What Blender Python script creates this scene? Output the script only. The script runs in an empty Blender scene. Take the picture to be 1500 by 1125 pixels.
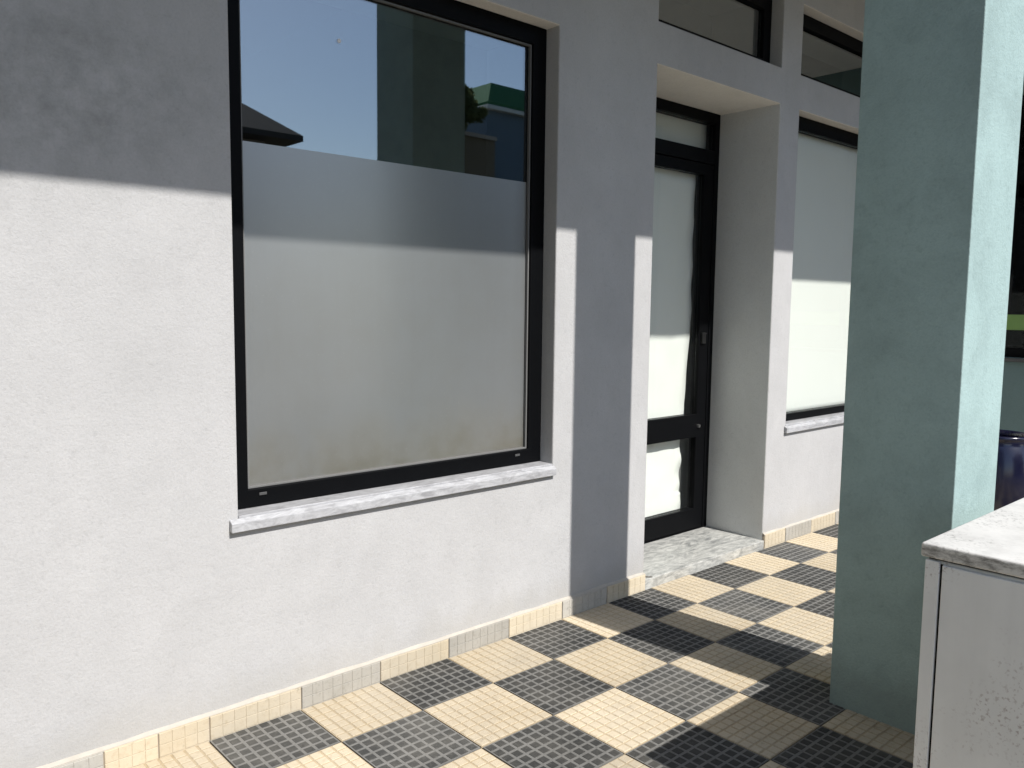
import bpy, bmesh, math, random
from mathutils import Matrix, Vector, noise

random.seed(7)
scene = bpy.context.scene
COL = scene.collection

# ------------------------------------------------------------------ camera
cam_data = bpy.data.cameras.new('camera')
cam = bpy.data.objects.new('camera', cam_data)
COL.objects.link(cam)
CAM_RIGHT = Vector(((0.7454213, -0.6664872, 0.0119133)))
CAM_DOWN = Vector(((-0.0546686, -0.0789353, -0.9953796)))
CAM_FWD = Vector(((0.6643481, 0.7413259, -0.0952760)))
CAM_POS = Vector(((-0.99574, -2.63561, 1.44628)))
M4 = Matrix.Identity(4)
for r_ in range(3):
    M4[r_][0] = CAM_RIGHT[r_]; M4[r_][1] = -CAM_DOWN[r_]; M4[r_][2] = -CAM_FWD[r_]; M4[r_][3] = CAM_POS[r_]
cam.matrix_world = M4
cam_data.sensor_fit = 'HORIZONTAL'
cam_data.sensor_width = 36.0
cam_data.lens = 28.9154
cam_data.clip_start = 0.05
cam_data.clip_end = 500
scene.camera = cam

# ------------------------------------------------------------------ sky, sun, exposure
SUN_DIR = Vector((0.073, -1.0, 1.10)).normalized()          # towards the sun
world = bpy.data.worlds.new('World')
scene.world = world
world.use_nodes = True
wn = world.node_tree.nodes; wl = world.node_tree.links
wn.clear()
sky = wn.new('ShaderNodeTexSky'); sky.sky_type = 'NISHITA'; sky.sun_disc = False
sky.sun_elevation = math.asin(SUN_DIR.z)
sky.sun_rotation = math.atan2(SUN_DIR.x, SUN_DIR.y)
sky.air_density = 1.0; sky.dust_density = 0.8; sky.ozone_density = 1.5
bg = wn.new('ShaderNodeBackground'); bg.inputs['Strength'].default_value = 0.148
wo = wn.new('ShaderNodeOutputWorld')
wl.new(sky.outputs[0], bg.inputs[0]); wl.new(bg.outputs[0], wo.inputs[0])

sun_data = bpy.data.lights.new('sun', 'SUN')
sun_data.energy = 5.0; sun_data.angle = math.radians(0.55); sun_data.color = (1.0, 0.965, 0.92)
sun = bpy.data.objects.new('sun', sun_data); COL.objects.link(sun)
sun.rotation_euler = (-SUN_DIR).to_track_quat('-Z', 'Y').to_euler()
sun.location = (0, -10, 12)

scene.view_settings.view_transform = 'Standard'
scene.view_settings.look = 'None'
scene.view_settings.gamma = 1.0
scene.view_settings.use_curve_mapping = False
scene.view_settings.exposure = 0.25
scene.render.engine = 'CYCLES'
scene.cycles.use_denoising = True
scene.cycles.max_bounces = 10
scene.cycles.diffuse_bounces = 6
scene.cycles.glossy_bounces = 6
scene.cycles.transparent_max_bounces = 16
scene.cycles.caustics_reflective = False
scene.cycles.caustics_refractive = False
scene.cycles.sample_clamp_indirect = 6

# ------------------------------------------------------------------ material helpers
class NT:
    def __init__(self, name):
        self.m = bpy.data.materials.new(name); self.m.use_nodes = True
        self.n = self.m.node_tree.nodes; self.l = self.m.node_tree.links
        self.n.clear()
        self.out = self.n.new('ShaderNodeOutputMaterial')
        tc = self.n.new('ShaderNodeTexCoord'); self.obj = tc.outputs['Object']
        geo = self.n.new('ShaderNodeNewGeometry'); self.pos = geo.outputs['Position']
    def link(self, a, b): self.l.new(a, b)
    def val(self, node, key, v):
        if hasattr(v, 'is_output'): self.l.new(v, node.inputs[key])
        else: node.inputs[key].default_value = v
    def mapping(self, vec, scale=(1, 1, 1), rot=(0, 0, 0), loc=(0, 0, 0)):
        m = self.n.new('ShaderNodeMapping'); self.l.new(vec, m.inputs[0])
        m.inputs['Scale'].default_value = scale; m.inputs['Rotation'].default_value = rot; m.inputs['Location'].default_value = loc
        return m.outputs[0]
    def noise(self, vec, scale, detail=3, rough=0.55, dist=0.0):
        t = self.n.new('ShaderNodeTexNoise'); self.l.new(vec, t.inputs['Vector'])
        t.inputs['Scale'].default_value = scale; t.inputs['Detail'].default_value = detail
        t.inputs['Roughness'].default_value = rough; t.inputs['Distortion'].default_value = dist
        return t.outputs['Fac']
    def ramp(self, fac, stops, interp='LINEAR'):
        r = self.n.new('ShaderNodeValToRGB'); self.l.new(fac, r.inputs[0])
        cr = r.color_ramp; cr.interpolation = interp
        while len(cr.elements) < len(stops): cr.elements.new(0.5)
        for e, (p, c) in zip(cr.elements, stops):
            e.position = p
            e.color = (*c, 1) if isinstance(c, (tuple, list)) else (c, c, c, 1)
        return r.outputs[0]
    def mix(self, fac, a, b, mode='MIX'):
        m = self.n.new('ShaderNodeMix'); m.data_type = 'RGBA'; m.blend_type = mode
        self.val(m, 0, fac)
        for k, v in ((6, a), (7, b)):
            if hasattr(v, 'is_output'): self.l.new(v, m.inputs[k])
            else: m.inputs[k].default_value = (*v, 1) if len(v) == 3 else v
        return m.outputs[2]
    def math(self, op, a, b=0.0, clamp=False):
        m = self.n.new('ShaderNodeMath'); m.operation = op; m.use_clamp = clamp
        self.val(m, 0, a); self.val(m, 1, b)
        return m.outputs[0]
    def bump(self, h, strength=0.3, dist=0.002, normal=None):
        b = self.n.new('ShaderNodeBump'); self.l.new(h, b.inputs['Height'])
        b.inputs['Strength'].default_value = strength; b.inputs['Distance'].default_value = dist
        if normal is not None: self.l.new(normal, b.inputs['Normal'])
        return b.outputs[0]
    def principled(self, color, rough=0.6, spec=0.5, metal=0.0, normal=None, **kw):
        p = self.n.new('ShaderNodeBsdfPrincipled')
        if hasattr(color, 'is_output'): self.l.new(color, p.inputs['Base Color'])
        else: p.inputs['Base Color'].default_value = (*color, 1)
        self.val(p, 'Roughness', rough); self.val(p, 'Specular IOR Level', spec); self.val(p, 'Metallic', metal)
        if normal is not None: self.l.new(normal, p.inputs['Normal'])
        for k, v in kw.items(): self.val(p, k.replace('_', ' '), v)
        return p.outputs[0]
    def finish(self, shader):
        self.l.new(shader, self.out.inputs[0]); return self.m
    def rnd(self):
        return self.n.new('ShaderNodeObjectInfo').outputs['Random']

def plain(name, color, rough=0.6, spec=0.4, var=0.08, scale=8.0, metal=0.0, bump=0.0, bscale=60):
    t = NT(name)
    f = t.noise(t.pos, scale, 4)
    c = t.mix(f, tuple(x * (1 - var) for x in color), tuple(min(1, x * (1 + var)) for x in color))
    nrm = t.bump(t.noise(t.pos, bscale, 3), bump, 0.003) if bump else None
    return t.finish(t.principled(c, rough, spec, metal, nrm))

def plaster(name, base, stain=None, var=0.05, grain=0.5, foot=None, mottle=0.0):
    t = NT(name)
    big = t.noise(t.pos, 1.1, 4, 0.6)
    med = t.noise(t.mapping(t.pos, (1, 1, 0.7)), 7.0, 5, 0.65)
    fine = t.noise(t.pos, 130.0, 3, 0.7)
    spk = t.noise(t.pos, 45.0, 4, 0.7)
    c = t.mix(t.ramp(big, [(0.3, 0.0), (0.7, 1.0)]), tuple(x * (1 - var) for x in base), tuple(x * (1 + var) for x in base))
    c = t.mix(t.ramp(med, [(0.35, 0.0), (0.75, 0.35)]), c, tuple(x * 0.80 for x in base))
    c = t.mix(t.ramp(spk, [(0.28, 0.35), (0.42, 0.0)]), c, tuple(x * 0.70 for x in base))
    c = t.mix(t.ramp(fine, [(0.25, 0.28), (0.55, 0.0)]), c, tuple(x * 0.62 for x in base))
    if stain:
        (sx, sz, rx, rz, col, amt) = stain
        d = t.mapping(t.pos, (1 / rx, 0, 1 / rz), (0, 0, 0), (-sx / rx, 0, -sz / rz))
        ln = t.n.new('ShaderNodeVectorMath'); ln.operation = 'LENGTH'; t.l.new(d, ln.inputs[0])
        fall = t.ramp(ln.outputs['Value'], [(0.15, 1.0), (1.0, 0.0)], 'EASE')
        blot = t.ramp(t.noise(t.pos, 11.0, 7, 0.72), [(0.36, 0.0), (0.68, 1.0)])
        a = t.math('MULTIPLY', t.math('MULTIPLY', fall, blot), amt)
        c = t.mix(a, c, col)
    if mottle:
        blotch = t.noise(t.pos, 3.2, 8, 0.72, 0.4)
        c = t.mix(t.ramp(blotch, [(0.36, mottle), (0.54, 0.0)]), c, tuple(x * 0.62 for x in base))
        c = t.mix(t.ramp(t.noise(t.pos, 26.0, 5, 0.75), [(0.30, mottle), (0.46, 0.0)]), c, tuple(x * 0.66 for x in base))
    if foot:
        reach = 0.22
        # splashed dirt and scuffs at the foot
        sep = t.n.new('ShaderNodeSeparateXYZ'); t.l.new(t.pos, sep.inputs[0])
        lift = t.math('SUBTRACT', sep.outputs[2], t.math('MULTIPLY', t.noise(t.mapping(t.pos, (1, 1, 0.5)), 9.0, 6, 0.7), reach))
        c = t.mix(t.ramp(lift, [(0.0, 0.42), (0.10, 0.0)]), c, foot)
    h = t.math('ADD', t.math('MULTIPLY', fine, 0.6), t.math('MULTIPLY', spk, 0.9))
    nrm = t.bump(h, grain, 0.0035)
    nrm = t.bump(med, 0.25, 0.006, nrm)
    return t.finish(t.principled(c, 0.92, 0.12, 0.0, nrm))

def tile_mat(name, c1, c2, spot, rough=0.85, spread=0.24, dusty=0.35):
    t = NT(name)
    r = t.rnd()
    off = t.n.new('ShaderNodeVectorMath'); off.operation = 'ADD'
    t.l.new(t.pos, off.inputs[0])
    f = t.noise(t.pos, 5.0, 5, 0.65)
    c = t.mix(t.ramp(f, [(0.3, 0.0), (0.7, 1.0)]), c1, c2)
    sp = t.ramp(t.noise(t.pos, 60.0, 4, 0.7), [(0.52, 0.0), (0.72, 0.55)])
    c = t.mix(sp, c, spot)
    # dust trodden over several tiles and a few darker drips
    dust = t.ramp(t.noise(t.pos, 2.3, 6, 0.7), [(0.45, 0.0), (0.72, dusty)])
    c = t.mix(dust, c, (0.40, 0.375, 0.325))
    drip = t.ramp(t.noise(t.pos, 17.0, 4, 0.65), [(0.26, 0.5), (0.36, 0.0)])
    c = t.mix(drip, c, tuple(x * 0.45 for x in c1))
    hv = t.n.new('ShaderNodeHueSaturation'); t.l.new(c, hv.inputs['Color'])
    t.l.new(t.math('ADD', t.math('MULTIPLY', t.math('POWER', r, 1.6), spread), 1 - spread * 0.4), hv.inputs['Value'])
    nrm = t.bump(t.noise(t.pos, 220.0, 3, 0.7), 0.35, 0.0015)
    return t.finish(t.principled(hv.outputs[0], rough, 0.12, 0.0, nrm))

def marble(name, light, dark, rot, scale=1.0, rough=0.35):
    t = NT(name)
    v = t.mapping(t.pos, (1.0 * scale, 3.2 * scale, 3.0 * scale), rot)
    n1 = t.noise(v, 5.0, 8, 0.68, 1.6)
    n2 = t.noise(v, 14.0, 6, 0.7, 0.8)
    c = t.mix(t.ramp(n1, [(0.34, 1.0), (0.5, 0.35), (0.62, 0.0)]), light, dark)
    c = t.mix(t.ramp(n2, [(0.33, 0.6), (0.5, 0.0)]), c, dark)
    return t.finish(t.principled(c, rough, 0.4, 0.0, t.bump(n2, 0.1, 0.001)))

def schlick(t, f0=0.05):
    lw = t.n.new('ShaderNodeLayerWeight'); lw.inputs['Blend'].default_value = 0.5      # 1 - |cos|, same from both sides
    return t.math('ADD', t.math('MULTIPLY', t.math('POWER', lw.outputs['Facing'], 5.0), 1 - f0), f0)

def glass(name, tint, refl, rough=0.012):
    t = NT(name)
    tr = t.n.new('ShaderNodeBsdfTransparent'); tr.inputs[0].default_value = (*tint, 1)
    gl = t.n.new('ShaderNodeBsdfGlossy'); gl.inputs['Roughness'].default_value = rough
    gl.inputs['Color'].default_value = (0.93, 0.97, 1.0, 1)
    f = t.math('ADD', schlick(t), refl, True)
    mx = t.n.new('ShaderNodeMixShader'); t.l.new(f, mx.inputs[0]); t.l.new(tr.outputs[0], mx.inputs[1]); t.l.new(gl.outputs[0], mx.inputs[2])
    return t.finish(mx.outputs[0])

def frosted(name):
    t = NT(name)
    f = t.noise(t.mapping(t.pos, (1, 1, 0.35)), 3.2, 5, 0.6)
    c = t.mix(f, (0.150, 0.160, 0.164), (0.185, 0.194, 0.196))
    # grimy, yellowed lower rim of the film
    sep = t.n.new('ShaderNodeSeparateXYZ'); t.l.new(t.pos, sep.inputs[0])
    low = t.ramp(t.math('SUBTRACT', sep.outputs[2], t.math('MULTIPLY', f, 0.5)), [(0.42, 0.6), (0.78, 0.0)])
    c = t.mix(low, c, (0.185, 0.165, 0.115))
    runs = t.noise(t.mapping(t.pos, (26, 1, 1.4)), 1.0, 6, 0.65)
    c = t.mix(t.ramp(runs, [(0.50, 0.0), (0.78, 0.13)]), c, (0.11, 0.11, 0.10))
    blot = t.math('MULTIPLY', t.ramp(t.noise(t.pos, 9.0, 7, 0.72), [(0.42, 0.0), (0.66, 0.75)]), t.ramp(sep.outputs[2], [(0.75, 1.0), (1.0, 0.15)]))
    c = t.mix(blot, c, (0.115, 0.105, 0.07))
    c = t.mix(t.ramp(t.noise(t.pos, 95.0, 2, 0.5), [(0.66, 0.0), (0.74, 0.5)]), c, (0.26, 0.26, 0.25))
    d = t.n.new('ShaderNodeBsdfDiffuse'); t.l.new(c, d.inputs[0])
    gl = t.n.new('ShaderNodeBsdfGlossy'); gl.inputs['Roughness'].default_value = 0.30
    k = t.math('ADD', schlick(t), 0.27, True)
    mx = t.n.new('ShaderNodeMixShader'); t.l.new(k, mx.inputs[0]); t.l.new(d.outputs[0], mx.inputs[1]); t.l.new(gl.outputs[0], mx.inputs[2])
    return t.finish(mx.outputs[0])

def painted_metal(name, base, spot, amount=0.0, smear=False):
    t = NT(name)
    n2 = t.noise(t.pos, 70.0, 4, 0.7)
    c = t.mix(t.ramp(t.noise(t.pos, 2.5, 5, 0.6), [(0.3, 0.0), (0.7, 1.0)]), base, tuple(x * 0.84 for x in base))
    c = t.mix(t.ramp(t.noise(t.mapping(t.pos, (14, 14, 1.2)), 1.0, 5, 0.6), [(0.45, 0.0), (0.8, 0.35)]), c, tuple(x * 0.72 for x in base))
    cluster = t.ramp(t.noise(t.pos, 3.6, 3, 0.6), [(0.50 - amount, 0.0), (0.64 - amount, 1.0)])
    specks = t.ramp(t.noise(t.pos, 110.0, 2, 0.6), [(0.56 - amount * 0.4, 0.0), (0.68, 0.6)])
    c = t.mix(t.math('MULTIPLY', cluster, specks), c, spot)
    if smear:
        lip = t.ramp(t.noise(t.mapping(t.pos, (1, 1, 3)), 16.0, 6, 0.72), [(0.46, 0.0), (0.62, 0.85)])
        sep = t.n.new('ShaderNodeSeparateXYZ'); t.l.new(t.pos, sep.inputs[0])
        low = t.ramp(sep.outputs[2], [(0.0, 1.0), (0.871, 1.0), (0.8755, 0.09)])
        c = t.mix(t.math('MULTIPLY', lip, low), c, spot)
    return t.finish(t.principled(c, 0.55, 0.3, 0.0, t.bump(n2, 0.12, 0.001)))

MAT = {}
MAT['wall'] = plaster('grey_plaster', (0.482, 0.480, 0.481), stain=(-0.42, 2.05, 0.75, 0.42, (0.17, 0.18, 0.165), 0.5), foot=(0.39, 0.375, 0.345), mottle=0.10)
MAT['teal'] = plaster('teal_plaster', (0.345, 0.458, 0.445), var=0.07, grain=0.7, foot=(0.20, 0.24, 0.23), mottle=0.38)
MAT['teal_shaded'] = plaster('shaded_teal_plaster', (0.17, 0.24, 0.235), var=0.05, grain=0.5)  # darker copy of the teal: porch shade put into the colour
MAT['soffit'] = plaster('soffit_plaster', (0.85, 0.82, 0.77), var=0.03)  # canopy cream; on opening soffits the paleness stands in for bounced light
MAT['reveal_bounce'] = plaster('reveal_bounce_plaster', (0.66, 0.665, 0.665), var=0.03)  # paler than the wall: bounced light put into the jamb colour
MAT['frame'] = plain('black_aluminium', (0.003, 0.0033, 0.004), 0.5, 0.08, 0.2)
MAT['bead'] = plain('grey_gasket', (0.16, 0.16, 0.158), 0.6, 0.3)
MAT['glass'] = glass('reflective_glass', (0.55, 0.6, 0.6), 0.18)
MAT['film'] = frosted('frosted_film')
MAT['paper'] = plain('white_paper', (0.765, 0.79, 0.745), 0.8, 0.1, 0.03, 3.0)
MAT['pane_clear'] = glass('clear_glass', (0.985, 0.99, 0.985), -0.02)
MAT['sill'] = marble('sill_marble', (0.47, 0.475, 0.49), (0.27, 0.27, 0.28), (0, 0.25, 0.1), 1.6)
MAT['step'] = marble('step_marble', (0.52, 0.52, 0.49), (0.20, 0.205, 0.20), (0, 0, 0.75), 1.4)
MAT['cream'] = tile_mat('cream_tile', (0.47, 0.40, 0.29), (0.55, 0.475, 0.355), (0.36, 0.28, 0.18))
MAT['cream_joint'] = tile_mat('cream_groove', (0.40, 0.32, 0.21), (0.45, 0.37, 0.25), (0.22, 0.16, 0.10))
MAT['dark'] = tile_mat('charcoal_tile', (0.040, 0.041, 0.040), (0.065, 0.065, 0.062), (0.11, 0.108, 0.10), spread=0.6, dusty=0.2)
MAT['dark_joint'] = tile_mat('charcoal_groove', (0.145, 0.143, 0.136), (0.20, 0.197, 0.187), (0.09, 0.088, 0.082), spread=0.3, dusty=0.2)
MAT['skirt_grey'] = tile_mat('grey_skirting', (0.36, 0.345, 0.31), (0.44, 0.42, 0.38), (0.25, 0.235, 0.20))
MAT['skirt_cream'] = tile_mat('cream_skirting', (0.54, 0.465, 0.34), (0.61, 0.535, 0.41), (0.46, 0.37, 0.25))
MAT['mortar'] = plain('mortar', (0.36, 0.31, 0.25), 0.95, 0.1, 0.2, 20, 0, 0.4, 90)
MAT['mortar_pale'] = plain('pale_mortar', (0.45, 0.42, 0.37), 0.95, 0.1, 0.15, 20, 0, 0.4, 90)
MAT['concrete'] = plain('concrete', (0.27, 0.265, 0.25), 0.9, 0.15, 0.12, 2.0, 0, 0.4, 50)
MAT['dark_paving'] = plain('dark_paving', (0.12, 0.12, 0.118), 0.9, 0.15, 0.2, 2.0, 0, 0.4, 50)
MAT['asphalt'] = plain('asphalt', (0.055, 0.055, 0.055), 0.9, 0.2, 0.25, 3.0, 0, 0.5, 120)
MAT['earth'] = plain('dry_ground', (0.17, 0.15, 0.10), 0.95, 0.1, 0.3, 0.6)
MAT['cabinet'] = painted_metal('cabinet_paint', (0.80, 0.81, 0.805), (0.22, 0.16, 0.15))
MAT['cabinet_lid'] = painted_metal('cabinet_lid_paint', (0.66, 0.65, 0.62), (0.15, 0.145, 0.135), 0.03, True)
MAT['gap'] = plain('dark_gap', (0.012, 0.012, 0.012), 0.8, 0.1)
MAT['room'] = plain('room_paint', (0.30, 0.29, 0.27), 0.9, 0.1)
MAT['steel'] = plain('steel', (0.55, 0.55, 0.55), 0.3, 0.5, 0.05, 8, 1.0)
MAT['latch'] = plain('latch_metal', (0.012, 0.012, 0.012), 0.35, 0.5)
MAT['cap'] = plain('grey_plastic', (0.07, 0.07, 0.07), 0.5, 0.4)
MAT['white'] = plain('white_plastic', (0.8, 0.8, 0.8), 0.5, 0.3)
MAT['black_glass'] = glass('dark_shop_glass', (0.20, 0.21, 0.21), -0.035)
MAT['green_strip'] = plain('green_paint', (0.20, 0.33, 0.10), 0.6, 0.3)
MAT['pot'] = plain('blue_glaze', (0.006, 0.0065, 0.022), 0.2, 0.6, 0.25, 14)
MAT['soil'] = plain('soil', (0.03, 0.024, 0.018), 0.95, 0.1, 0.3, 40)
MAT['roof'] = plain('dark_roof', (0.05, 0.045, 0.04), 0.8, 0.2, 0.3, 6)
MAT['house'] = plain('house_render', (0.30, 0.27, 0.23), 0.9, 0.1)
MAT['brown'] = plain('brown_render', (0.15, 0.125, 0.09), 0.9, 0.1)
MAT['bluewall'] = plain('blue_grey_render', (0.11, 0.15, 0.19), 0.9, 0.1)
MAT['greenroof'] = plain('green_sheet_roof', (0.035, 0.125, 0.055), 0.8, 0.1, 0.2)
MAT['fascia'] = plain('pale_fascia', (0.5, 0.52, 0.5), 0.6, 0.3)
def leaf_mat():
    t = NT('olive_leaf')
    c = t.mix(t.noise(t.pos, 3.0, 4), (0.085, 0.11, 0.04), (0.17, 0.19, 0.09))
    d = t.n.new('ShaderNodeBsdfDiffuse'); t.l.new(c, d.inputs[0])
    tr = t.n.new('ShaderNodeBsdfTranslucent'); t.l.new(c, tr.inputs[0])
    mx = t.n.new('ShaderNodeMixShader'); mx.inputs[0].default_value = 0.45
    t.l.new(d.outputs[0], mx.inputs[1]); t.l.new(tr.outputs[0], mx.inputs[2])
    return t.finish(mx.outputs[0])
MAT['leaf'] = leaf_mat()
MAT['bark'] = plain('bark', (0.09, 0.07, 0.05), 0.95, 0.1, 0.3, 12)

# ------------------------------------------------------------------ mesh helpers
def link_mesh(name, bm, mats, parent=None, smooth=False, bevel=0.0, seg=2):
    me = bpy.data.meshes.new(name)
    bmesh.ops.recalc_face_normals(bm, faces=bm.faces)
    bm.to_mesh(me); bm.free()
    for m in (mats if isinstance(mats, (list, tuple)) else [mats]): me.materials.append(m)
    if smooth:
        for p in me.polygons: p.use_smooth = True
    o = bpy.data.objects.new(name, me); COL.objects.link(o)
    if parent is not None: o.parent = parent
    if bevel:
        b = o.modifiers.new('bevel', 'BEVEL'); b.width = bevel; b.segments = seg; b.limit_method = 'ANGLE'; b.angle_limit = math.radians(50)
    return o

def box(bm, x0, x1, y0, y1, z0, z1, mi=0):
    v = [bm.verts.new((x, y, z)) for z in (z0, z1) for y in (y0, y1) for x in (x0, x1)]
    for q in ((0, 2, 3, 1), (4, 5, 7, 6), (0, 1, 5, 4), (2, 6, 7, 3), (0, 4, 6, 2), (1, 3, 7, 5)):
        f = bm.faces.new([v[i] for i in q]); f.material_index = mi
    return v

def boxes(name, lst, mats, parent=None, bevel=0.0, **k):
    bm = bmesh.new()
    for b in lst: box(bm, *b)
    return link_mesh(name, bm, mats, parent, bevel=bevel, **k)

def slab_with_holes(name, xs, zs, holes, y0, y1, mats, parent=None, bevel=0.0, axis='Y', lining=None):
    """A flat slab over the grid xs x zs; holes are (x0,x1,z0,z1); welded, no inner faces."""
    xs = sorted(set(xs) | {h[0] for h in holes} | {h[1] for h in holes})
    zs = sorted(set(zs) | {h[2] for h in holes} | {h[3] for h in holes})
    def solid(i, j):
        if not (0 <= i < len(xs) - 1 and 0 <= j < len(zs) - 1): return False
        cx = (xs[i] + xs[i + 1]) / 2; cz = (zs[j] + zs[j + 1]) / 2
        return not any(h[0] < cx < h[1] and h[2] < cz < h[3] for h in holes)
    bm = bmesh.new(); vd = {}
    def inner(f, i, j, what):
        # faces that line an opening may take a paler colour that stands in for bounced light: lining(x, z, 'soffit' | 'jamb') -> material index
        if lining: f.material_index = lining((xs[min(i, len(xs) - 1)], zs[min(j, len(zs) - 1)]), what)
    def P(i, j, s):
        k = (i, j, s)
        if k not in vd:
            y = y1 if s else y0
            vd[k] = bm.verts.new((xs[i], y, zs[j]) if axis == 'Y' else (y, xs[i], zs[j]))
        return vd[k]
    for i in range(len(xs) - 1):
        for j in range(len(zs) - 1):
            if not solid(i, j): continue
            for s in (0, 1):
                bm.faces.new([P(i, j, s), P(i + 1, j, s), P(i + 1, j + 1, s), P(i, j + 1, s)])
            if not solid(i - 1, j): inner(bm.faces.new([P(i, j, 0), P(i, j, 1), P(i, j + 1, 1), P(i, j + 1, 0)]), i, j, 'jamb')
            if not solid(i + 1, j): inner(bm.faces.new([P(i + 1, j, 0), P(i + 1, j, 1), P(i + 1, j + 1, 1), P(i + 1, j + 1, 0)]), i + 1, j, 'jamb')
            if not solid(i, j - 1): inner(bm.faces.new([P(i, j, 0), P(i, j, 1), P(i + 1, j, 1), P(i + 1, j, 0)]), i, j, 'soffit')
            if not solid(i, j + 1): bm.faces.new([P(i, j + 1, 0), P(i, j + 1, 1), P(i + 1, j + 1, 1), P(i + 1, j + 1, 0)])
    return link_mesh(name, bm, mats, parent, bevel=bevel)

def lathe(bm, prof, cx, cy, seg=40, mi=0):
    rings = []
    for r, z in prof:
        rings.append([bm.verts.new((cx + r * math.cos(2 * math.pi * k / seg), cy + r * math.sin(2 * math.pi * k / seg), z)) for k in range(seg)])
    for a, b in zip(rings, rings[1:]):
        for k in range(seg):
            f = bm.faces.new([a[k], a[(k + 1) % seg], b[(k + 1) % seg], b[k]]); f.material_index = mi
    return rings

def empty(name, loc=(0, 0, 0)):
    o = bpy.data.objects.new(name, None); COL.objects.link(o); o.location = loc; o.empty_display_size = 0.2
    return o

def thing(o, label, cat, group=None):
    o['label'] = label; o['category'] = cat
    if group: o['group'] = group
    return o

def structure(o):
    o['kind'] = 'structure'; return o

# ------------------------------------------------------------------ ground, road, pavement
YW = -0.031          # outer face of the shop wall
T = 0.33             # floor tile module
structure(boxes('ground', [(-120, 120, -160, 80, -0.9, -0.22)], MAT['earth']))
structure(boxes('road', [(-80, 80, -11.0, -7.65, -0.21, -0.13)], MAT['asphalt']))
kerb = structure(boxes('kerb', [(-80, 80, -7.645, -7.5, -0.2, -0.008)], MAT['concrete'], bevel=0.012))
structure(boxes('far_pavement', [(-80, 80, -13.2, -11.005, -0.2, 0.0)], MAT['concrete'], bevel=0.012))
structure(boxes('near_pavement', [(-80, 80, -7.495, -3.02, -0.2, -0.006)], MAT['dark_paving']))
I0, I1, J1 = -6, 18, 9
bm = bmesh.new()
box(bm, I0 * T, I1 * T, -J1 * T, 0.30, -0.19, -0.0085)
pavement = structure(link_mesh('pavement', bm, MAT['mortar']))
structure(boxes('porch_floor', [(-30, I0 * T - 0.004, -3.015, 0.3, -0.19, -0.004), (I1 * T + 0.004, 30, -3.015, 0.3, -0.19, -0.004)], MAT['concrete']))

def stud_tile(name, nx, ny, w, d, mats, groove, hgt, marg):
    """A pressed tile: a plate carrying nx x ny raised studs; top at z = 0."""
    bm = bmesh.new()
    z0 = -hgt
    box(bm, -w / 2, w / 2, -d / 2, d / 2, -0.0082, z0, 1)
    px, py = w / nx, d / ny
    for i in range(nx):
        for j in range(ny):
            cx = -w / 2 + (i + 0.5) * px; cy = -d / 2 + (j + 0.5) * py
            hx, hy = (px - groove) / 2, (py - groove) / 2
            s = 0.0012
            b = [bm.verts.new((cx + a * (hx + s), cy + c * (hy + s), z0 + 0.0002)) for a, c in ((-1, -1), (1, -1), (1, 1), (-1, 1))]
            t = [bm.verts.new((cx + a * hx, cy + c * hy, 0)) for a, c in ((-1, -1), (1, -1), (1, 1), (-1, 1))]
            bm.faces.new(t)
            for k in range(4):
                bm.faces.new([b[k], b[(k + 1) % 4], t[(k + 1) % 4], t[k]])
    me = bpy.data.meshes.new(name)
    bmesh.ops.recalc_face_normals(bm, faces=bm.faces)
    bm.to_mesh(me); bm.free()
    for m in mats: me.materials.append(m)
    return me

cream_me = stud_tile('cream_tile', 8, 8, T - 0.005, T - 0.005, [MAT['cream'], MAT['cream_joint']], 0.0088, 0.0018, 0)
dark_me = stud_tile('dark_tile', 8, 8, T - 0.005, T - 0.005, [MAT['dark'], MAT['dark_joint']], 0.0128, 0.0012, 0)
for i in range(I0, I1):
    for j in range(J1):
        me = dark_me if (i + j) % 2 == 0 else cream_me
        o = bpy.data.objects.new('tile', me); COL.objects.link(o); o.parent = pavement
        o.location = ((i + 0.5) * T, -(j + 0.5) * T, random.uniform(-0.0008, 0.0008))
        o.rotation_euler = (random.uniform(-0.002, 0.002), random.uniform(-0.002, 0.002), random.uniform(-0.003, 0.003) + math.pi / 2 * random.randint(0, 3))

# ------------------------------------------------------------------ the shop building
shop = thing(empty('shop_building', (0, 0, 0)), 'grey plastered shop front with black framed windows and a recessed glazed door', 'building')
XL, XR = -3.4, 6.2
H_WIN = (0.122, 1.591, 0.686, 2.648)
H_DOOR = (2.262, 3.387, -0.3, 2.620)
H_TR = (2.262, 3.387, 2.820, 3.222)
H_RW = (3.602, 5.05, 0.686, 2.620)
H_RTR = (3.602, 5.05, 2.820, 3.222)
slab_with_holes('wall', [XL, XR], [-0.3, 3.545], [H_WIN, H_DOOR, H_TR, H_RW, H_RTR], YW, 0.46, [MAT['wall'], MAT['soffit'], MAT['reveal_bounce']], shop, bevel=0.006,
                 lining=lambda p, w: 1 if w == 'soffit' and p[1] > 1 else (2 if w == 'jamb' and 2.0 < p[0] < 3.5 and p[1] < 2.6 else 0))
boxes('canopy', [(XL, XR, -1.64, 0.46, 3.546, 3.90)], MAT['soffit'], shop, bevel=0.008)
boxes('upper_wall', [(XL, XR, -1.64, -1.34, 3.902, 6.6)], MAT['wall'], shop)
boxes('roof', [(XL, XR, -1.75, 6.2, 6.602, 6.8)], MAT['concrete'], shop)
boxes('interior_wall', [(XL, XR, 6.0, 6.2, -0.1, 6.6), (XL, XL + 0.2, 0.462, 5.998, -0.1, 6.6), (XR - 0.2, XR, 0.462, 5.998, -0.1, 6.6), (1.95, 2.1, 0.462, 5.99, -0.1, 3.4)], MAT['room'], shop)
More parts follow.
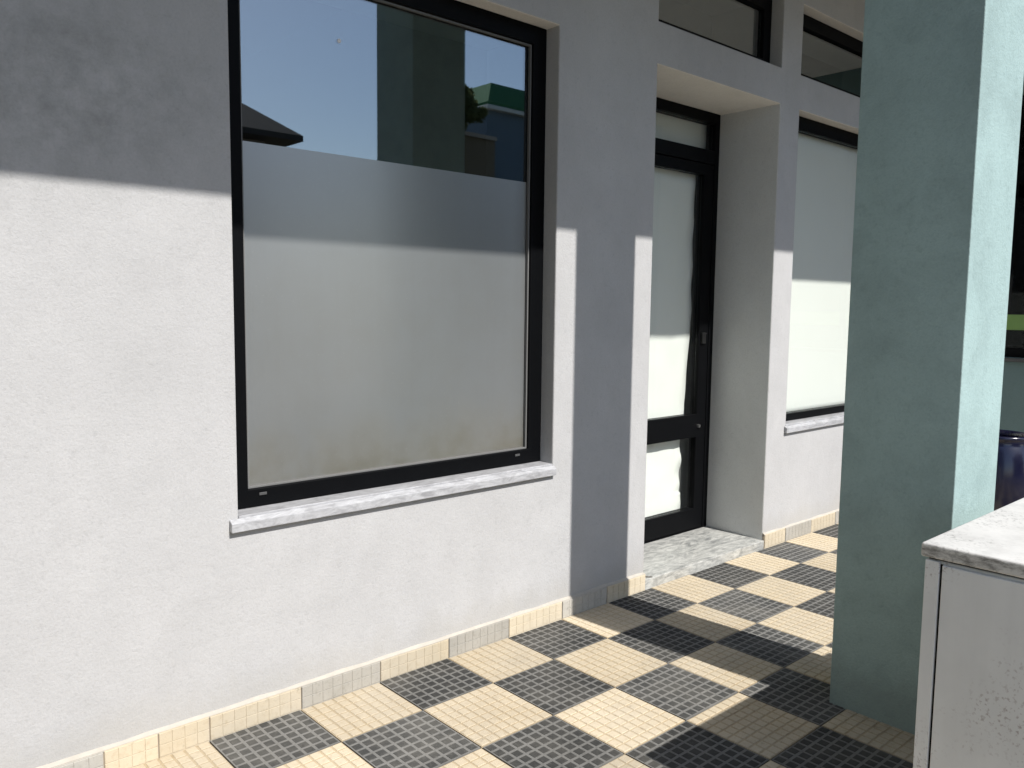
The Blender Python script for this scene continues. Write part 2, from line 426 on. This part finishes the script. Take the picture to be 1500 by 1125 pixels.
boxes('interior_floor', [(XL, XR, 0.462, 6.0, -0.25, -0.102)], MAT['room'], shop)
boxes('interior_ceiling', [(XL, XR, 0.462, 6.0, 3.546, 3.7)], MAT['room'], shop)

def ring(name, x0, x1, z0, z1, wl_, wr, wb, wt, y0, y1, parent, extra=(), mat='frame', bevel=0.003):
    return slab_with_holes(name, [x0, x1], [z0, z1], [(x0 + wl_, x1 - wr, z0 + wb, z1 - wt)] + list(extra), y0, y1, MAT[mat], parent, bevel)

def sill_mesh(x0, x1, nx0, nx1, parent):
    bm = bmesh.new()
    box(bm, x0, x1, YW - 0.0005, 0.2, 0.6865, 0.736)
    v = box(bm, nx0, nx1, -0.052, YW - 0.0008, 0.686, 0.729)
    for q in v:
        if q.co.y < -0.05 and q.co.z > 0.7: q.co.z = 0.717
    return link_mesh('sill', bm, MAT['sill'], parent, bevel=0.0025)

# big window
YF = 0.048
win = ring('window', 0.123, 1.590, 0.737, 2.647, 0.070, 0.078, 0.064, 0.078, YF, YF + 0.06, shop)
win['label'] = 'large window with frosted lower film and clear reflecting upper glass'
GX0, GX1, GZ0, GZ1 = 0.193, 1.512, 0.801, 2.569
ring('glazing_bead', GX0 + 0.0005, GX1 - 0.0005, GZ0 + 0.0005, GZ1 - 0.0005, 0.007, 0.007, 0.007, 0.007, YF + 0.011, YF + 0.0255, win, mat='bead', bevel=0.001)
pane = boxes('pane', [(GX0 + 0.001, GX1 - 0.001, 0.0765, 0.0825, GZ0 + 0.001, GZ1 - 0.001)], MAT['glass'], win)
boxes('frosted_film', [(GX0 + 0.004, GX1 - 0.009, 0.0742, 0.0758, GZ0 + 0.003, 1.985)], MAT['film'], win)
sill_mesh(0.1225, 1.5905, 0.090, 1.596, win)
for cx, cz in ((0.245, 0.781), (1.445, 0.781)):
    boxes('drain_cap', [(cx - 0.014, cx + 0.014, YF - 0.004, YF - 0.0003, cz - 0.005, cz + 0.005)], MAT['cap'], win, bevel=0.0015)
bm = bmesh.new()
bmesh.ops.create_cone(bm, cap_ends=True, segments=20, radius1=0.008, radius2=0.007, depth=0.002,
                      matrix=Matrix.Translation((0.578, 0.0754, 2.388)) @ Matrix.Rotation(math.pi / 2, 4, 'X'))
link_mesh('sticker', bm, MAT['white'], win)

# transom over the door, transom and papered window on the right
def transom(h, label):
    f = ring('transom_window', h[0] + 0.001, h[1] - 0.001, h[2] + 0.001, h[3] - 0.001, 0.075, 0.075, 0.05, 0.078, YF, YF + 0.06, shop)
    f['label'] = label
    boxes('pane', [(h[0] + 0.077, h[1] - 0.077, 0.069, 0.075, h[2] + 0.052, h[3] - 0.080)], MAT['glass'], f)
    return f
transom(H_TR, 'high transom window above the door')
transom(H_RTR, 'high transom window above the papered window')
rw = ring('window', H_RW[0] + 0.001, H_RW[1] - 0.001, 0.737, H_RW[3] - 0.001, 0.075, 0.075, 0.045, 0.078, YF, YF + 0.06, shop)
rw['label'] = 'window covered inside with white paper'
boxes('pane', [(H_RW[0] + 0.077, H_RW[1] - 0.077, 0.069, 0.075, 0.784, H_RW[3] - 0.081)], MAT['pane_clear'], rw)
sill_mesh(H_RW[0] + 0.001, H_RW[1] - 0.001, H_RW[0] - 0.02, H_RW[1] + 0.02, rw)

def paper_sheet(name, x0, x1, z0, z1, y, parent, wob, edge=None, nx=14, nz=40, seed=0.0):
    bm = bmesh.new(); g = []
    for j in range(nz + 1):
        z = z0 + (z1 - z0) * j / nz
        xr = edge(z) if edge else x1
        row = []
        for i in range(nx + 1):
            x = x0 + (xr - x0) * i / nx
            dy = wob * (noise.noise(Vector((x * 5, z * 2.3, seed))) + 0.6 * noise.noise(Vector((x * 14, z * 3, seed + 4))))
            row.append(bm.verts.new((x, y + abs(dy), z)))
        g.append(row)
    for j in range(nz):
        for i in range(nx):
            bm.faces.new([g[j][i], g[j][i + 1], g[j + 1][i + 1], g[j + 1][i]])
    o = link_mesh(name, bm, MAT['paper'], parent, smooth=True)
    s = o.modifiers.new('thickness', 'SOLIDIFY'); s.thickness = 0.0006
    return o
paper_sheet('paper', H_RW[0] + 0.04, H_RW[1] - 0.04, 0.76, H_RW[3] - 0.05, 0.110, rw, 0.004)

# door
YD = 0.371
door = ring('door', H_DOOR[0] + 0.001, H_DOOR[1] - 0.001, 0.0515, 2.619, 0.045, 0.045, 0.006, 0.06, YD, YD + 0.07, shop,
            extra=[])
door['label'] = 'recessed glazed door papered white from inside'
boxes('transom_bar', [(2.3085, 3.3405, YD + 0.001, YD + 0.069, 2.315, 2.398)], MAT['frame'], door, bevel=0.003)
boxes('pane', [(2.3085, 3.3405, YD + 0.024, YD + 0.030, 2.400, 2.557)], MAT['pane_clear'], door)
LX0, LX1, LZ0, LZ1 = 2.3105, 3.3385, 0.060, 2.311
SX0, SX1 = LX0 + 0.09, 3.245
leaf = slab_with_holes('door_leaf', [LX0, LX1], [LZ0, LZ1], [(SX0, SX1, 0.190, 0.642), (SX0, SX1, 0.786, 2.247)], YD + 0.003, YD + 0.058, MAT['frame'], door, bevel=0.004)
boxes('pane', [(SX0 + 0.001, SX1 - 0.001, YD + 0.022, YD + 0.028, 0.191, 0.641)], MAT['pane_clear'], door)
boxes('pane', [(SX0 + 0.001, SX1 - 0.001, YD + 0.022, YD + 0.028, 0.787, 2.246)], MAT['pane_clear'], door)
# upper sheet of paper hangs full width above, its right edge pulls back lower down
def edge_up(z):
    k = min(1, max(0, (1.35 - z) / 0.5))
    return 3.238 - 0.045 * k + 0.006 * noise.noise(Vector((z * 7, 1.3, 0)))
def edge_low(z):
    return 3.168 + 0.028 * noise.noise(Vector((z * 9, 5.1, 0))) + (0.02 if z < 0.3 else 0)
paper_sheet('paper', SX0 - 0.02, 3.24, 0.74, 2.28, YD + 0.061, door, 0.030, edge_up, seed=2.0)
paper_sheet('paper', SX0 - 0.02, 3.24, 0.15, 0.70, YD + 0.062, door, 0.014, edge_low, seed=6.0)
paper_sheet('paper', 2.30, 3.35, 2.36, 2.60, YD + 0.075, door, 0.004, None, seed=9.0)
boxes('inner_lining', [(2.27, 3.38, YD + 0.105, YD + 0.112, 0.06, 2.6)], plain('grey_board', (0.13, 0.133, 0.13), 0.9, 0.1), door)
bm = bmesh.new()
bmesh.ops.create_cone(bm, cap_ends=True, segments=24, radius1=0.012, radius2=0.0105, depth=0.012,
                      matrix=Matrix.Translation((3.262, YD - 0.004, 0.712)) @ Matrix.Rotation(math.pi / 2, 4, 'X'))
link_mesh('lock', bm, MAT['steel'], door)
bm = bmesh.new()
box(bm, 3.262, 3.296, YD - 0.012, YD + 0.0025, 1.225, 1.292)
box(bm, 3.252, 3.30, YD - 0.016, YD - 0.0125, 1.284, 1.290)
link_mesh('latch', bm, MAT['latch'], door, bevel=0.002)
# marble doorstep
boxes('doorstep', [(2.263, 3.386, -0.043, 0.46, -0.0065, 0.0505)], MAT['step'], shop, bevel=0.003)

# skirting tiles along the wall
SK_Y0, SK_Y1 = -0.0462, -0.0312
def skirt_mesh(name, w, mat):
    n = max(1, round(w / (T / 8)))
    bm = bmesh.new()
    h = 0.083
    box(bm, -w / 2, w / 2, SK_Y0 + 0.0016, SK_Y1, -0.008, h)
    for i in range(n):
        for j in range(2):
            x0 = -w / 2 + w * i / n + 0.0016; x1 = -w / 2 + w * (i + 1) / n - 0.0016
            z0 = 0.002 + (h - 0.004) * j / 2 + 0.0016; z1 = 0.002 + (h - 0.004) * (j + 1) / 2 - 0.0016
            b = [bm.verts.new(p) for p in ((x0 - .0008, SK_Y0 + .0015, z0 - .0008), (x1 + .0008, SK_Y0 + .0015, z0 - .0008), (x1 + .0008, SK_Y0 + .0015, z1 + .0008), (x0 - .0008, SK_Y0 + .0015, z1 + .0008))]
            t = [bm.verts.new(p) for p in ((x0, SK_Y0, z0), (x1, SK_Y0, z0), (x1, SK_Y0, z1), (x0, SK_Y0, z1))]
            bm.faces.new(t)
            for k in range(4): bm.faces.new([b[k], b[(k + 1) % 4], t[(k + 1) % 4], t[k]])
    bmesh.ops.recalc_face_normals(bm, faces=bm.faces)
    me = bpy.data.meshes.new(name); bm.to_mesh(me); bm.free(); me.materials.append(mat)
    return me
pieces = [(-2.31, -1.98, 0), (-1.98, -1.65, 1), (-1.65, -1.32, 0), (-1.32, -0.99, 1), (-0.99, -0.655, 0), (-0.655, -0.322, 1), (-0.322, -0.161, 0), (-0.161, 0.003, 0), (0.003, 0.334, 0), (0.334, 0.665, 1), (0.665, 0.995, 0),
          (0.995, 1.325, 1), (1.325, 1.655, 0), (1.655, 1.965, 1), (1.965, 2.261, 0), (3.390, 3.627, 0), (3.627, 3.947, 1), (3.947, 4.27, 0), (4.27, 4.60, 1), (4.60, 4.93, 0), (4.93, 5.26, 1), (5.26, 5.59, 0), (5.59, 5.92, 1), (5.92, 6.19, 0)]
cache = {}
for a, b, kind in pieces:
    w = round(b - a - 0.004, 3)
    if (w, kind) not in cache: cache[(w, kind)] = skirt_mesh('skirting_tile', w, MAT['skirt_grey' if kind else 'skirt_cream'])
    o = bpy.data.objects.new('skirting_tile', cache[(w, kind)]); COL.objects.link(o); o.parent = shop
    o.location = ((a + b) / 2, random.uniform(-0.0012, 0.0), random.uniform(-0.002, 0.003))
bm = bmesh.new()
for a, b in ((XL, 2.2615), (3.3875, XR)):
    n = max(2, int((b - a) / 0.03)); prev = None
    for k in range(n + 1):
        x = a + (b - a) * k / n
        d = 0.0125 + 0.003 * noise.noise(Vector((x * 6, 0, 3))); hh = 0.0925 + 0.006 * noise.noise(Vector((x * 9, 2, 0)))
        cur = [bm.verts.new((x, YW - 0.0003, 0.079)), bm.verts.new((x, YW - d, 0.079)), bm.verts.new((x, YW - d, 0.0845)), bm.verts.new((x, YW - 0.0003, hh))]
        if prev:
            for q in range(4): bm.faces.new([prev[q], cur[q], cur[(q + 1) % 4], prev[(q + 1) % 4]])
        prev = cur
link_mesh('skirting_mortar', bm, MAT['mortar_pale'], shop)
# joints between the skirting tiles
boxes('skirting_backing', [(XL, 2.2615, YW - 0.010, YW - 0.0002, -0.008, 0.0785), (3.3875, XR, YW - 0.010, YW - 0.0002, -0.008, 0.0785)], MAT['mortar'], shop)

# ------------------------------------------------------------------ teal pillar
PX0, PX1, PY0, PY1 = 1.833, 2.218, -1.640, -1.256
pil = boxes('pillar', [(PX0, PX1, PY0, PY1, -0.0085, 3.5455)], MAT['teal'], None, bevel=0.003)
thing(pil, 'square teal plastered pillar standing on the checkered floor behind the white cabinet', 'pillar')

# ------------------------------------------------------------------ unseen wing added left of the porch to block sky light from the pillar
sky_block_wing = thing(empty('side_wing', (0, 0, 0)), 'added unseen teal wing with two dark windows, blocking sky light at the left end of the porch', 'building')
LWX = -3.4
slab_with_holes('wall', [-7.3, 3.0], [-0.2, 6.6], [(-3.6, -0.6, 1.085, 3.1)], LWX - 0.3, LWX - 0.001, MAT['teal_shaded'], sky_block_wing, axis='X', bevel=0.005)
slab_with_holes('window', [-3.599, -0.601], [1.086, 3.099], [(-3.53, -2.13, 1.16, 3.03), (-2.07, -0.67, 1.16, 3.03)], LWX - 0.11, LWX - 0.05, MAT['frame'], sky_block_wing, axis='X', bevel=0.003)
boxes('pane', [(LWX - 0.086, LWX - 0.08, -3.529, -2.131, 1.161, 3.029), (LWX - 0.086, LWX - 0.08, -2.069, -0.671, 1.161, 3.029)], MAT['black_glass'], sky_block_wing)
boxes('interior_wall', [(LWX - 2.6, LWX - 2.5, -7.3, 3.0, -0.2, 6.6), (LWX - 2.498, LWX - 0.302, -7.3, -7.2, -0.2, 6.6)], MAT['room'], sky_block_wing)
boxes('roof', [(LWX - 2.6, LWX - 0.001, -7.3, 3.0, 6.602, 6.8)], MAT['concrete'], sky_block_wing)

# ------------------------------------------------------------------ white utility cabinet
cab = thing(empty('utility_cabinet', (1.45, -2.05, 0)), 'low weathered white metal cabinet with dirty lid in front of the teal pillar', 'cabinet')
def local(o):
    o.matrix_parent_inverse = Matrix.Translation((-1.45, 2.05, 0)); return o
CX0, CX1, CY0, CY1 = 1.098, 2.30, -2.42, -1.845
bm = bmesh.new()
box(bm, CX0, CX1, CY0, CY1, 0.02, 0.836)
local(link_mesh('body', bm, MAT['cabinet'], cab, bevel=0.004))
local(boxes('plinth', [(CX0 + 0.03, CX1 - 0.03, CY0 + 0.03, CY1 - 0.03, 0.0015, 0.0195)], MAT['gap'], cab))
local(boxes('lid', [(1.088, 2.31, -2.432, -1.833, 0.8405, 0.876)], MAT['cabinet_lid'], cab, bevel=0.006, seg=3))
local(boxes('seal', [(CX0 + 0.004, CX1 - 0.004, CY0 + 0.004, CY1 - 0.004, 0.8362, 0.8403)], MAT['gap'], cab))
dp = local(boxes('side_panel', [(1.089, CX0 - 0.0005, -2.38, -1.8845, 0.05, 0.829)], MAT['cabinet'], cab, bevel=0.003))
local(boxes('corner_post', [(1.089, CX0 - 0.0005, -1.879, CY1, 0.02, 0.8355)], MAT['cabinet'], cab, bevel=0.002))
local(boxes('panel_gap', [(CX0 - 0.0022, CX0 - 0.0006, -1.8842, -1.8795, 0.05, 0.829)], MAT['gap'], cab))

# ------------------------------------------------------------------ side wing, pot
wing = thing(empty('side_wing', (0, 0, 0)), 'shaded teal building wing with dark window and green strip beyond the pillar', 'building')
WX = 6.2
slab_with_holes('wall', [-2.6, 3.0], [-0.2, 6.6], [(-2.2, 0.6, 1.085, 3.1)], WX + 0.001, WX + 0.3, MAT['teal_shaded'], wing, axis='X', bevel=0.005)
wf = slab_with_holes('window', [-2.199, 0.599], [1.086, 3.099], [(-2.13, -0.84, 1.16, 3.03), (-0.78, 0.53, 1.16, 3.03)], WX + 0.05, WX + 0.11, MAT['frame'], wing, axis='X', bevel=0.003)
boxes('pane', [(WX + 0.07, WX + 0.076, -2.129, -0.841, 1.161, 3.029), (WX + 0.07, WX + 0.076, -0.779, 0.529, 1.161, 3.029)], MAT['black_glass'], wf)
boxes('green_strip', [(WX + 0.064, WX + 0.069, -2.129, -0.841, 1.30, 1.42), (WX + 0.064, WX + 0.069, -0.779, 0.529, 1.30, 1.42)], MAT['green_strip'], wf)
boxes('sill', [(WX - 0.04, WX, -2.25, 0.0 - 0.04, 1.055, 1.083)], MAT['cap'], wing, bevel=0.003)
boxes('interior_wall', [(WX + 2.5, WX + 2.6, -2.6, 3.0, -0.2, 6.6), (WX + 0.302, WX + 2.498, -2.6, -2.5, -0.2, 6.6), (WX + 0.302, WX + 2.498, 2.9, 3.0, -0.2, 6.6)], MAT['gap'], wing)
boxes('roof', [(WX + 0.001, WX + 2.6, -2.6, 3.0, 6.602, 6.8)], MAT['concrete'], wing)

potx, poty = CAM_POS.x + 5.7, CAM_POS.y + 0.3105 * 5.7
pz = 0.685
pot = thing(empty('plant_pot', (potx, poty, 0)), 'glossy dark blue glazed plant pot standing beyond the teal pillar', 'plant pot')
bm = bmesh.new()
lathe(bm, [(0.001, 0.001), (0.13, 0.001), (0.14, 0.01), (0.20, 0.20), (0.225, 0.38), (0.215, 0.53), (0.185, 0.62), (0.170, 0.648), (0.178, 0.66), (0.181, 0.672), (0.174, pz), (0.158, 0.68), (0.152, 0.655), (0.175, 0.56), (0.17, 0.55), (0.001, 0.55)], 0, 0, 48)
link_mesh('body', bm, MAT['pot'], pot, smooth=True)
bm = bmesh.new()
lathe(bm, [(0.001, 0.575), (0.08, 0.578), (0.158, 0.572), (0.15, 0.56)], 0, 0, 40)
link_mesh('soil', bm, MAT['soil'], pot, smooth=True)

# ------------------------------------------------------------------ across the road (seen mirrored in the glass)
def prism_roof(x0, x1, y0, y1, z0, z1, inset, parent, mat, name='roof'):
    bm = bmesh.new()
    b = [bm.verts.new(p) for p in ((x0, y0, z0), (x1, y0, z0), (x1, y1, z0), (x0, y1, z0))]
    e = [bm.verts.new(p) for p in ((x0, y0, z0 + .12), (x1, y0, z0 + .12), (x1, y1, z0 + .12), (x0, y1, z0 + .12))]
    ym = (y0 + y1) / 2; iy = min(inset, (y1 - y0) / 2 - 0.05)
    t = [bm.verts.new(p) for p in ((x0 + inset, y0 + iy, z1), (x1 - inset, y0 + iy, z1), (x1 - inset, y1 - iy, z1), (x0 + inset, y1 - iy, z1))]
    bm.faces.new(b); bm.faces.new(t)
    for k in range(4):
        bm.faces.new([b[k], b[(k + 1) % 4], e[(k + 1) % 4], e[k]])
        bm.faces.new([e[k], e[(k + 1) % 4], t[(k + 1) % 4], t[k]])
    return link_mesh(name, bm, mat, parent)

def facade_windows(parent, xs, zs, y, w, h):
    for x in xs:
        for z in zs:
            f = slab_with_holes('window', [x, x + w], [z, z + h], [(x + .07, x + w / 2 - .03, z + .07, z + h - .07), (x + w / 2 + .03, x + w - .07, z + .07, z + h - .07)], y, y + 0.05, MAT['fascia'], parent)
            boxes('pane', [(x + .06, x + w - .06, y + 0.005, y + 0.02, z + .06, z + h - .06)], MAT['black_glass'], f)

D1 = 14.0
hx, hy, hz = 0.428 + 0.527 * D1, 0.067 - D1, 2.012 + 0.209 * D1
house = thing(empty('house', (0, 0, 0)), 'low house with dark hipped roof across the road', 'house')
boxes('wall', [(hx - 9.4, hx - 0.6, hy - 8.4, hy - 0.6, -0.2, hz + 0.02)], MAT['house'], house)
prism_roof(hx - 10, hx, hy - 9, hy, hz, hz + 3.3, 4.3, house, MAT['roof'])
facade_windows(house, (hx - 8.4, hx - 5.6, hx - 2.6), (1.0,), hy - 0.599, 1.2, 1.4)
boxes('door', [(hx - 4.0, hx - 3.1, hy - 0.598, hy - 0.55, 0.0, 2.1)], MAT['brown'], house)

D2 = 24.0
gx0 = 1.268 + 0.838 * D2; gy = 0.067 - D2
eave = 2.27 + 0.300 * D2
gb = thing(empty('green_roofed_building', (0, 0, 0)), 'blue grey building with steep green sheet roof and pale eaves line', 'building')
boxes('wall', [(gx0, gx0 + 12, gy - 6, gy, -0.22, eave)], MAT['bluewall'], gb)
boxes('fascia', [(gx0 - 0.15, gx0 + 12.2, gy - 6.2, gy + 0.25, eave + 0.002, eave + 0.17)], MAT['fascia'], gb, bevel=0.02)
prism_roof(gx0 - 0.1, gx0 + 12.1, gy - 6.1, gy + 0.2, eave + 0.172, eave + 1.35, 0.9, gb, MAT['greenroof'])
facade_windows(gb, (gx0 + 2.4, gx0 + 5.4, gx0 + 8.4), (1.2, 4.4), gy + 0.002, 1.4, 1.6)

bb = thing(empty('brown_building', (0, 0, 0)), 'plain brown flat roofed building beside the blue grey one', 'building')
bz = 2.16 + 0.258 * (D2 - 1)
boxes('wall', [(gx0 - 3.6, gx0 - 0.05, gy - 2.2, gy + 0.6, -0.22, bz)], MAT['brown'], bb)
boxes('parapet', [(gx0 - 3.7, gx0 - 0.04, gy - 2.3, gy + 0.7, bz + 0.002, bz + 0.16)], MAT['house'], bb)
facade_windows(bb, (gx0 - 3.2, gx0 - 1.6), (1.2, 4.2), gy + 0.602, 1.2, 1.4)

def tree(cx, cy, base, top, rad, label):
    t = thing(empty('tree', (cx, cy, base)), label, 'tree')
    bm = bmesh.new()
    hgt = top - base
    def limb(p, q, r0, r1, n=7):
        d = (q - p).normalized(); a = d.orthogonal().normalized(); b = d.cross(a)
        A = [bm.verts.new(p + (a * math.cos(2 * math.pi * k / n) + b * math.sin(2 * math.pi * k / n)) * r0) for k in range(n)]
        B = [bm.verts.new(q + (a * math.cos(2 * math.pi * k / n) + b * math.sin(2 * math.pi * k / n)) * r1) for k in range(n)]
        for k in range(n): bm.faces.new([A[k], A[(k + 1) % n], B[(k + 1) % n], B[k]])
        bm.faces.new(A); bm.faces.new(B)
    fork = Vector((0.1, 0, hgt * 0.7))
    limb(Vector((0, 0, 0)), fork, 0.2, 0.13)
    tips = []
    for k in range(9):
        a = k * 2.4; tip = Vector((math.cos(a) * rad * random.uniform(.4, .8), math.sin(a) * rad * random.uniform(.4, .8), hgt - rad * random.uniform(.35, 1.25)))
        limb(fork, tip, 0.09, 0.025); tips.append(tip)
    link_mesh('trunk', bm, MAT['bark'], t)
    bm = bmesh.new()
    cl = []
    for tip in tips + [Vector((0, 0, hgt - rad * .5))]:
        for _ in range(5):
            cl.append((tip + Vector((random.gauss(0, .25), random.gauss(0, .25), random.gauss(0, .2))) * rad, rad * random.uniform(.15, .3)))
    for c, r in cl:
        for _ in range(170):
            v = Vector((random.gauss(0, 1), random.gauss(0, 1), random.gauss(0, 1))).normalized() * r * random.random() ** 0.4
            p = c + v
            if p.z > hgt: continue
            u = Vector((random.gauss(0, 1), random.gauss(0, 1), random.gauss(0, .6))).normalized(); w = u.orthogonal().normalized()
            s = random.uniform(.06, .13)
            bm.faces.new([bm.verts.new(p - u * s), bm.verts.new(p + w * s * .4), bm.verts.new(p + u * s), bm.verts.new(p - w * s * .4)])
    link_mesh('crown', bm, MAT['leaf'], t)
    return t
D3 = 22.0
tree(1.16 + 0.768 * D3, 0.067 - D3, -0.22, 2.326 + 0.326 * D3, 0.95, 'olive green leafy tree standing in front of the brown building')

# dark twig on the corner of the doorstep
bm = bmesh.new()
P0, P1 = Vector((2.262 + 0.03, -0.012, 0.0535)), Vector((2.262 + 0.062, -0.037, 0.0535))
prev = None
for k in range(6):
    u = k / 5; c = P0.lerp(P1, u) + Vector((0, 0.003 * math.sin(u * 5), 0.0008 * math.sin(u * 9)))
    cur = [bm.verts.new(c + Vector((0.7 * math.cos(a), 0.7 * math.cos(a), math.sin(a))) * (0.0028 - 0.001 * u)) for a in [q * math.pi / 3 for q in range(6)]]
    if prev:
        for q in range(6): bm.faces.new([prev[q], prev[(q + 1) % 6], cur[(q + 1) % 6], cur[q]])
    else: bm.faces.new(cur)
    prev = cur
bm.faces.new(prev)
thing(link_mesh('twig', bm, MAT['bark']), 'short dark twig lying on the near corner of the marble doorstep', 'twig')
